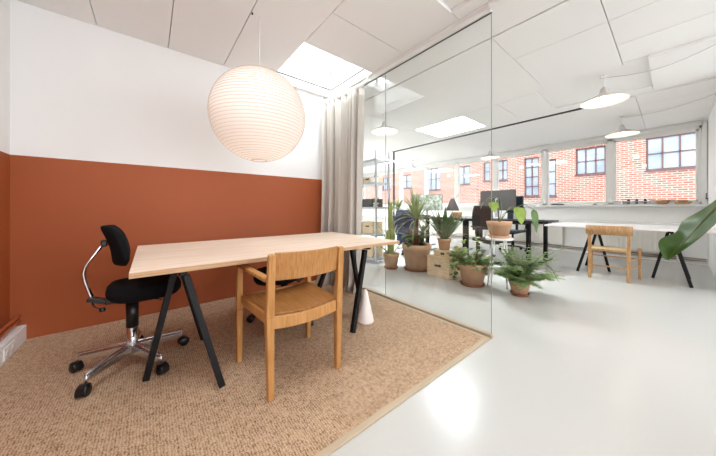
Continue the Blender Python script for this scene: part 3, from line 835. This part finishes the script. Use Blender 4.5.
for yy,h,m_,lb in ((.12,.10,M['cone'],'tiny white box on the upper shelf nearest the glass'),(.48,.14,M['steel'],'grey box on the upper shelf between pale boxes')):
    q = MB(); q.box(-.06,.06,-.05,.05,0,h)
    tag(q.build('small_box', m_, bevel=.004), lb, 'box').location = (sx0+.07,sy0+yy,1.55)
sp_ = thing('trailing_plant', 'small leafy green plant on the middle shelf of the shelving unit', 'plant', (sx0+.09, sy0+.10, 1.08))
MB().lathe([(0,0),(.04,0),(.055,.08),(.05,.08),(0,.07)],20).build('pot', M['cone'], sp_)
q = MB()
for i in range(60):
    a = random.uniform(0,6.28); b = random.uniform(-.4,1.2)
    d = Vector((math.cos(a)*math.cos(b), math.sin(a)*math.cos(b), math.sin(b))); p = Vector((0,0,.08)); sd_ = d.cross(Vector((0,0,1))).normalized(); L = random.uniform(.08,.16)
    q.strip([[p-sd_*.002,p+sd_*.002],[p+d*L*.5-sd_*.02,p+d*L*.5+sd_*.02],[p+d*L-sd_*.002+Vector((0,0,-.02)),p+d*L+sd_*.002+Vector((0,0,-.02))]])
q.build('foliage', M['leaf'], sp_)

# ------------------------------------------------------------------ pots and plants
def pot(t, r, h, m_, m2, saucer=True, rimh=None, z0=None):
    z = .022 if saucer else 0.0
    if z0 is not None: z = z0
    rb = r*.70; rh = rimh or h*.22
    p = MB(); p.lathe([(0,z),(rb,z),(r*.93,z+h-rh),(r*.955,z+h-rh),(r,z+h),(r*.99,z+h+.004),(r*.93,z+h+.004),(r*.91,z+h-.03),(0,z+h-.03)], 40)
    p.build('pot', m_, t, merge=True)
    s = MB(); rr = r*.905
    rows = [(rr,z+h-.028),(rr*.7,z+h-.018),(0.0001,z+h-.014)]
    s.lathe(rows, 24); s.build('soil', M['soil'], t)
    if saucer:
        q = MB(); q.lathe([(0,0),(rb*1.10,0),(rb*1.26,.028),(rb*1.22,.034),(rb*1.12,.012),(0,.012)], 36); q.build('saucer', m2, t)
    return z+h
def leaf(mb, base, d, L, W, droop=.3, n=6, fold=.25, mi=0, up=(0,0,1), tipw=.02, peak=.4):
    base = Vector(base); d = Vector(d).normalized(); up = Vector(up)
    sd = d.cross(up); sd = sd.normalized() if sd.length > 1e-3 else Vector((1,0,0))
    p = base.copy(); rows = []; dd = d.copy()
    for i in range(n+1):
        u = i/n
        w = W*(math.sin(PI*min(1, u**(math.log(.5)/math.log(peak))))**.8)*.5 + W*tipw*(1-u)
        nrm = sd.cross(dd).normalized()
        rows.append([p - sd*w + nrm*w*fold, p.copy(), p + sd*w + nrm*w*fold])
        dd = (dd + Vector((0,0,-1))*droop/n*(1+u)).normalized()
        p = p + dd*L/n
    mb.strip(rows, mi)
def rnd(a, b): return random.uniform(a, b)
def dirv(az, el): return Vector((math.cos(az)*math.cos(el), math.sin(az)*math.cos(el), math.sin(el)))

# P1 euphorbia in medium pot
p1 = thing('potted_cactus', 'tall yellow-green columnar cactus in terracotta pot next to the glass joint', 'plant', (3.30, 3.13, 0))
zt = pot(p1, .145, .24, M['terra2'], M['terrad'])
for (dx,dy,h,r) in ((0,0,.95,.042),(.05,.03,.62,.03),(-.05,.02,.45,.028)):
    q = MB(); nn = 20; vs = []; ns = 24
    for j in range(ns+1):
        z = zt-.03 + h*j/ns; rr = r*(1 if j < ns-3 else (1-((j-ns+3)/3)**2*.85))*(1+.06*math.sin(j*1.9))
        for k in range(nn):
            a = 2*PI*k/nn; rk = rr*(.78+.22*abs(math.cos(2.5*a)))
            vs.append((dx+rk*math.cos(a)+.02*math.sin(j*.25), dy+rk*math.sin(a), z))
    q.add(vs, [(i*nn+k, i*nn+(k+1)%nn, (i+1)*nn+(k+1)%nn, (i+1)*nn+k) for i in range(ns) for k in range(nn)] + [tuple(range(ns*nn, ns*nn+nn))], 0, True)
    q.build('stem', M['cactus'], p1)
q = MB()
for i in range(60):
    a = rnd(0,6.28); z = zt+rnd(.2,.92); leaf(q, (.035*math.cos(a)+.01,.035*math.sin(a),z), dirv(a,.9), rnd(.02,.045), .016, .2, 3)
q.build('foliage', M['cactus'], p1)
q = MB()
for i in range(16):
    a = rnd(0,6.28); leaf(q, (.05*math.cos(a),.05*math.sin(a),zt-.02), dirv(a,rnd(.7,1.3)), rnd(.4,.8), .03, rnd(.5,1.2), 8)
q.build('low_leaves', M['leafp'], p1)

# P2 palm in large pot
p2 = thing('potted_palm', 'large spiky palm in the biggest terracotta pot behind the glass', 'plant', (3.56, 2.78, 0))
zt = pot(p2, .25, .42, M['terra2'], M['terrad'], rimh=.09)
for (dx,dy,h) in ((0,0,.42),(.09,-.04,.20),(-.07,.05,.26)):
    MB().tube([(dx,dy,zt-.03),(dx*1.1,dy,zt+h*.5),(dx*1.3,dy*1.2,zt+h)], [.045,.04,.032], 12).build('trunk', M['stem'], p2)
q = MB()
for i in range(90):
    a = rnd(0,6.28); el = rnd(-.1,1.45); leaf(q, (.02*math.cos(a),.02*math.sin(a),zt+.40+rnd(0,.06)), dirv(a,el), rnd(.38,.66), .028, rnd(.3,1.0), 8, .15)
for i in range(26):
    a = rnd(0,6.28); leaf(q, (.11+.02*math.cos(a),-.05+.02*math.sin(a),zt+.18), dirv(a,rnd(.2,1.4)), rnd(.2,.36), .03, rnd(.3,.9), 6, .15)
q.build('foliage', M['leafp'], p2)
q = MB()
for i in range(34):
    a = rnd(0,6.28); r_ = rnd(.03,.2); leaf(q, (r_*math.cos(a)-.04,r_*math.sin(a),zt+rnd(.0,.18)), dirv(a,rnd(-.1,.9)), rnd(.10,.18), .10, .6, 5, .15)
q.build('broad_leaves', M['leaf'], p2)

# crates with snake plant
bx = thing('wooden_crate', 'pale wooden crate with a front handle on the floor between the two large pots', 'box', (3.64, 2.27, 0), math.radians(-3))
q = MB(); q.box(-.20,.20,-.20,.20,0,.285)
q.build('body', M['crate'], bx, bevel=.004)
MB().box(-.208,.208,-.208,.208,.285,.305).build('lid', M['crate'], bx, bevel=.004)
MB().box(-.206,-.20,-.055,.055,.155,.19).build('label_holder', M['dark'], bx, bevel=.002)
MB().tube([(-.205,-.045,.20),(-.225,-.04,.19),(-.225,.04,.19),(-.205,.045,.20)], .005, 8).build('handle', M['steel'], bx)
b2_ = thing('wooden_box', 'small wooden box on top of the pale crate, under a potted plant', 'box', (3.63, 2.25, .305), math.radians(6))
q = MB(); q.box(-.13,.13,-.15,.15,0,.095); q.build('body', M['crate'], b2_, bevel=.004)
MB().box(-.131,-.128,-.03,.03,.03,.065).build('slot', M['dark'], b2_)
b3 = thing('wooden_box', 'narrow pale box lying behind the small box on the crate', 'box', (3.74, 2.12, .305))
MB().box(-.05,.05,-.04,.03,0,.16).build('body', M['crate'], b3, bevel=.004); MB().box(-.052,-.05,-.025,.015,.06,.11).build('slot', M['dark'], b3)
p6 = thing('potted_snake_plant', 'dark upright-leaved plant in small terracotta pot on stacked wooden boxes', 'plant', (3.62, 2.28, .40))
zt = pot(p6, .105, .175, M['terra'], M['terrad'], saucer=False, z0=.0)
q = MB()
for i in range(46):
    a = rnd(0,6.28); leaf(q, (.04*math.cos(a),.04*math.sin(a),zt-.02), dirv(a,rnd(.85,1.5)), rnd(.32,.56), rnd(.04,.06), rnd(.05,.4), 7, .3, tipw=.5)
q.build('foliage', M['leafd'], p6)
q = MB()
for i in range(14):
    a = rnd(0,6.28); leaf(q, (.04*math.cos(a),.04*math.sin(a),zt+.02), dirv(a,rnd(.2,1.2)), rnd(.3,.46), .03, rnd(.6,1.2), 7, .3)
q.build('arching_leaves', M['leafp'], p6)

# P3 large pot
p3 = thing('potted_jade_plant', 'bushy round-leaved plant in a wide terracotta pot right of the crate', 'plant', (3.46, 1.745, 0))
zt = pot(p3, .188, .275, M['terra'], M['terrad'], rimh=.07)
q = MB(); st_ = MB()
for i in range(30):
    a = rnd(0,6.28); el = rnd(.2,1.4); L = rnd(.14,.36); d = dirv(a,el); b0 = Vector((.06*math.cos(a),.06*math.sin(a),zt-.02))
    pts = [b0 + d*L*k/5 + Vector((0,0,-.10*(k/5)**2*math.cos(el))) for k in range(6)]
    st_.tube(pts, .004, 5)
    for k in range(1,6):
        for s in (0,1,2):
            leaf(q, pts[k], dirv(a+rnd(-1.6,1.6), rnd(-.2,1.0)), rnd(.055,.095), .055, .3, 4, .12)
st_.build('branches', M['stem'], p3); q.build('foliage', M['fern'], p3)
q = MB()
for px_,py_,h in ((-.02,.10,.22),(.02,.13,.30),(.10,-.02,.34),(-.10,.14,.16)):
    for i in range(8):
        a = rnd(0,6.28); leaf(q, (px_,py_,zt+h*rnd(.5,1)), dirv(a,rnd(0,1.2)), rnd(.05,.09), .055, .3, 4, .1)
q.build('lime_leaves', M['leafy'], p3)
q = MB()
for i in range(14):
    leaf(q, (-.16+rnd(-.02,.02), .17+rnd(-.03,.03), zt-.05-i*.014), dirv(rnd(0,6.28),rnd(-1,.4)), .06, .045, .3, 4, .1)
q.tube([(-.1,.1,zt),(-.15,.16,zt-.02),(-.165,.175,zt-.22)], .003, 5)
q.build('hanging_shoot', M['leafd'], p3)

# stool
sl = thing('stool', 'small round white stool carrying a terracotta potted plant', 'stool', (3.72, 1.50, 0))
MB().lathe([(0,.625),(.165,.625),(.172,.632),(.172,.648),(.165,.655),(0,.655)], 40).build('seat', M['white_lac'], sl)
for k in range(4):
    a = PI/4 + k*PI/2 + .2
    MB().tube([(.10*math.cos(a),.10*math.sin(a),.626),(.165*math.cos(a),.165*math.sin(a),0)], .011, 10).build('leg', M['white_lac'], sl)
q = MB(); q.tube([(.14*math.cos(2*PI*k/24),.14*math.sin(2*PI*k/24),.22) for k in range(25)], .007, 8, caps=False); q.build('foot_ring', M['white_lac'], sl)
p5 = thing('potted_philodendron', 'long-stemmed plant with drooping lime leaves in terracotta pot on the white stool', 'plant', (3.72, 1.50, .656))
zt = pot(p5, .158, .195, M['terra'], M['terra'], rimh=.055)
def sprig(top, mid, tip, Lf, Wf, az, el, mname='leafy', droop=.6):
    MB().tube([(0.0,0.0,zt-.03), mid, top, tip], .004, 6).build('stalk', M['stemg'], p5)
    q = MB(); leaf(q, tip, dirv(az, el), Lf, Wf, droop, 10, .22, tipw=.05, peak=.3); q.build('leaf', M[mname], p5)
RV = (.776,-.631)  # helper ratios for placing stems sideways
def sd(a, z, f=0): return (RV[0]*a + .631*f, RV[1]*a + .776*f, z)
sprig(sd(.16,zt+.20), sd(.06,zt+.10), sd(.26,zt+.20), .25, .16, 4.03, -1.2, 'leafy', .3)
sprig(sd(.35,zt+.24), sd(.12,zt+.16), sd(.47,zt+.17), .33, .09, 4.03, -1.35, 'leaf', .2)
sprig(sd(-.03,zt+.34), sd(.0,zt+.2), sd(-.09,zt+.27), .15, .13, 4.03, -1.2, 'leafy', .3)
MB().tube([(0,0,zt-.03), sd(.04,zt+.18), sd(.02,zt+.32), sd(-.10,zt+.36), sd(-.2,zt+.28)], .0035, 6).build('stalk', M['stemg'], p5)
MB().tube([(0,0,zt-.03), sd(.02,zt+.1,.05), sd(.0,zt+.3,.06)], .009, 8).build('stalk', M['stem'], p5)
q = MB(); leaf(q, sd(-.2,zt+.28), dirv(2.3,-1.0), .12, .05, .4, 6); leaf(q, sd(-.05,zt+.33), dirv(2.0,.1), .14, .05, .8, 6); q.build('leaf', M['leafp'], p5)

# P4 fern
p4 = thing('potted_fern', 'sprawling fern in the small terracotta pot standing farthest out on the open floor', 'plant', (3.50, 1.175, 0))
zt = pot(p4, .118, .165, M['terra'], M['terrad'], rimh=.045)
q = MB()
for i in range(64):
    a = 2*PI*i/64 + rnd(-.2,.2); el = rnd(.5,1.45); L = rnd(.24,.36) + .12*max(0, math.cos(a+.68)) + (.16 if el > .95 else 0); p = Vector((.03*math.cos(a),.03*math.sin(a),zt-.02)); d = dirv(a,el)
    nseg = 10; sdv = d.cross(Vector((0,0,1))).normalized()
    pts = [p.copy()]
    for k in range(nseg):
        d = (d + Vector((0,0,-.10))).normalized(); p = p + d*L/nseg; pts.append(p.copy())
        if p.z < .03: break
    q.tube(pts, .002, 4)
    for k in range(2, len(pts)-1):
        wl = .075*math.sin(PI*(k/nseg)**.7)+.02
        for s in (-1,1):
            leaf(q, pts[k], (sdv*s + d*.45 + Vector((0,0,rnd(-.1,.25)))), wl, .044, .25, 3, .1)
q.build('foliage', M['fern'], p4)
q = MB(); leaf(q, (0,0,zt), dirv(2.4,.9), .26, .09, .6, 7); leaf(q, (0,0,zt), dirv(1.6,.6), .26, .08, .6, 7); leaf(q, (0,0,zt), dirv(-2.8,.9), .3, .06, .6, 7)
q.build('broad_leaves', M['leafd'], p4)
# thin dark curled frond reaching right
q = MB(); f0 = []
for k in range(14):
    u = k/13; f0.append(sd(.10+.36*u+.02*math.sin(u*3), zt+.05+.20*math.sin(PI*u*.9)-.12*u))
q.tube(f0, .0028, 5)
for k in range(6, 14):
    for s in (-1,1): leaf(q, f0[k], Vector((.3*s,.4*s,-.1)), .03, .014, .2, 3)
q.build('curled_frond', M['leafd'], p4)

# extra background shrub between palm and shelf (leafy plant on desk)
p7 = thing('potted_dracaena', 'grey-green spiky plant on the back desk behind the palm', 'plant', (5.15, 4.62, ZD))
zt = pot(p7, .09, .13, M['cone'], M['cone'], saucer=False, z0=0)
q = MB()
for i in range(60):
    a = rnd(0,6.28); leaf(q, (0,0,zt+rnd(0,.1)), dirv(a,rnd(.0,1.4)), rnd(.25,.42), .035, rnd(.3,.9), 6, .15)
q.build('foliage', M['leafp'], p7)

# ------------------------------------------------------------------ banana leaf, plant stands out of frame on the right
bp_ = thing('banana_plant', 'huge green banana leaf reaching in from the right edge', 'plant', (1.78, -.62, 0))
pot(bp_, .17, .28, M['terra'], M['terrad'])
def W2(px, py, t):   # world point along the viewing direction of the leaf, relative to the plant
    F_=255.6; u=(px-358)/F_; v=-(py-208)/F_; A_=math.atan2(314,F_)
    return Vector(((math.cos(A_)+u*math.sin(A_))*t-1.78, (math.sin(A_)-u*math.cos(A_))*t+.62, 1.06+v*t))
# midrib points (world metres, relative to plant)
mid = [W2(742,184,1.34), W2(728,196,1.38), W2(716,208,1.42), W2(704,220,1.46), W2(692,234,1.50), W2(680,246,1.53), W2(672,254,1.55), W2(667,259,1.56)]
lo  = [W2(742,190,1.30), W2(731,206,1.33), W2(719,221,1.36), W2(706,233,1.40), W2(694,243,1.44), W2(681,252,1.49), W2(673,257,1.53), W2(667,259,1.56)]
hi  = [W2(738,184,1.42), W2(722,194,1.47), W2(702,211,1.54), W2(678,221,1.60), W2(679,234,1.60), W2(657,237,1.58), W2(658,249,1.56), W2(664,258,1.56)]
rows = []
for a, m_, h in zip(lo, mid, hi):
    r_ = []
    for k in range(9):
        u = k/8
        p = a.lerp(m_, u*2) if u < .5 else m_.lerp(h, u*2-1)
        p = p + Vector((0,0,-.010*math.sin(u*2*PI if False else abs(u-.5)*2*PI)*1.0))
        r_.append(p)
    rows.append(r_)
MB().strip(rows).build('leaf_blade', M['banana'], bp_, solid=.002, subd=2)
MB().tube([Vector((0,0,.25)), Vector((-.0,.02,.8)), mid[0]+Vector((.16,-.12,.06)), mid[0]] + mid[1:], [.022,.018,.014,.011,.009,.008,.007,.006,.005,.003,.002], 8).build('midrib', M['stemg'], bp_)

# ------------------------------------------------------------------ facade across the street
fb = thing('brick_building', 'red and white brick building across the street with grid windows', 'building', (14,0,-1))
WN = [(-.95,.60,2.42,3.60,4,2),(1.65,2.58,2.45,3.55,3,2),(3.25,3.60,1.60,3.25,1,3),(3.9,4.5,1.62,3.45,2,4),(5.25,5.75,2.48,3.52,2,2),
      (6.1,6.45,2.5,3.52,1,2),(7.2,8.0,2.42,3.48,2,2),(9.1,10.2,2.2,3.6,3,2),(11.4,12.3,2.44,3.4,2,2),(13.3,14.2,2.44,3.4,2,2),(-3.4,-2.2,2.42,3.6,3,2)]
w = MB()
for r in [(y0,y1,z0,z1) for (y0,y1,z0,z1) in [(a,b_,c,d) for (a,b_,c,d) in rect_minus((-4.5,18,-.0,4.9), [(q[0],q[1],q[2],q[3]) for q in WN])]]:
    w.box(0,.4,r[0],r[1],r[2]+1,r[3]+1)
w.build('brick_wall', M['brick'], fb)
MB().box(-.12,.5,-4.6,18.1,5.9,6.0).build('cornice', M['frame'], fb)
for (a,b_,c,d,nx,nz) in WN:
    f = MB(); t = .05
    f.box(.06,.14,a,a+t,c+1,d+1); f.box(.06,.14,b_-t,b_,c+1,d+1); f.box(.06,.14,a,b_,c+1,c+1+t); f.box(.06,.14,a,b_,d+1-t,d+1)
    for i in range(1,nx): y = a+(b_-a)*i/nx; f.box(.07,.13,y-.022,y+.022,c+1,d+1)
    for i in range(1,nz): z = c+1+(d-c)*i/nz; f.box(.07,.13,a,b_,z-.02,z+.02)
    fo = f.build('window', M['fwin'], fb)
    MB().box(.11,.118,a+t,b_-t,c+1+t,d+1-t).build('pane', M['fpane'], fo)
    MB().box(-.05,.06,a-.03,b_+.03,c+.94,c+1).build('window_sill', M['fwin'], fb)
struct(MB().box(XW+.25, 14.5, -6, 18, -1.2, -1.0).build('street', M['asphalt']))

# ------------------------------------------------------------------ light
wd = bpy.data.worlds.new('World'); SC.world = wd; wd.use_nodes = True
bg = wd.node_tree.nodes['Background']; bg.inputs[0].default_value = (.90,.95,1.0,1); bg.inputs[1].default_value = 1.9
def area(name, loc, rot, sx, sy, power, col):
    l = bpy.data.lights.new(name, 'AREA'); l.shape = 'RECTANGLE'; l.size = sx; l.size_y = sy; l.energy = power; l.color = col
    o = bpy.data.objects.new(name, l); C.objects.link(o); o.location = loc; o.rotation_euler = rot; return o
def point(name, loc, power, col, r=.04):
    l = bpy.data.lights.new(name, 'POINT'); l.energy = power; l.color = col; l.shadow_soft_size = r
    o = bpy.data.objects.new(name, l); C.objects.link(o); o.location = loc; return o
for i, h in enumerate(HO):
    area('skylight_daylight', ((h[0]+h[1])/2,(h[2]+h[3])/2,ZC+.49), (0,0,0), h[1]-h[0]-.02, h[3]-h[2]-.02, (14, 125, 9, 12, 150, 150, 14)[i], (.92,.97,1))  # the two seen skylights, then added fill through the unseen openings
area('window_daylight', (2.2, -4.44, 1.7), (math.radians(100),0,0), 5.4, 1.5, 52, (.90,.95,1))  # fill light added behind the camera to brighten the walls
point('lantern_light', (LC.x,LC.y,LC.z-.20), .65, (1,.91,.82), .04)
for x,y in PL: point('pendant_light', (x,y,PZ-.03), 1.0, (1,.85,.65), .05)

# ------------------------------------------------------------------ camera
F_ = 255.6; A_ = math.atan2(314, F_)
cam = bpy.data.cameras.new('camera'); co = bpy.data.objects.new('camera', cam); C.objects.link(co)
cam.sensor_fit = 'HORIZONTAL'; cam.sensor_width = 36; cam.lens = F_/716*36; cam.shift_y = -20/716; cam.clip_start = .02; cam.clip_end = 200
co.location = (0,0,1.06)
co.rotation_euler = (math.radians(90), 0, A_ - math.radians(90))
SC.camera = co
SC.view_settings.view_transform = 'Standard'; SC.view_settings.look = 'None'; SC.view_settings.gamma = 1; SC.view_settings.exposure = .96
SC.view_settings.use_curve_mapping = False
SC.cycles.use_denoising = True
SC.cycles.max_bounces = 10; SC.cycles.diffuse_bounces = 6; SC.cycles.glossy_bounces = 5; SC.cycles.transparent_max_bounces = 16
SC.cycles.sample_clamp_indirect = 8; SC.cycles.caustics_reflective = False; SC.cycles.caustics_refractive = False
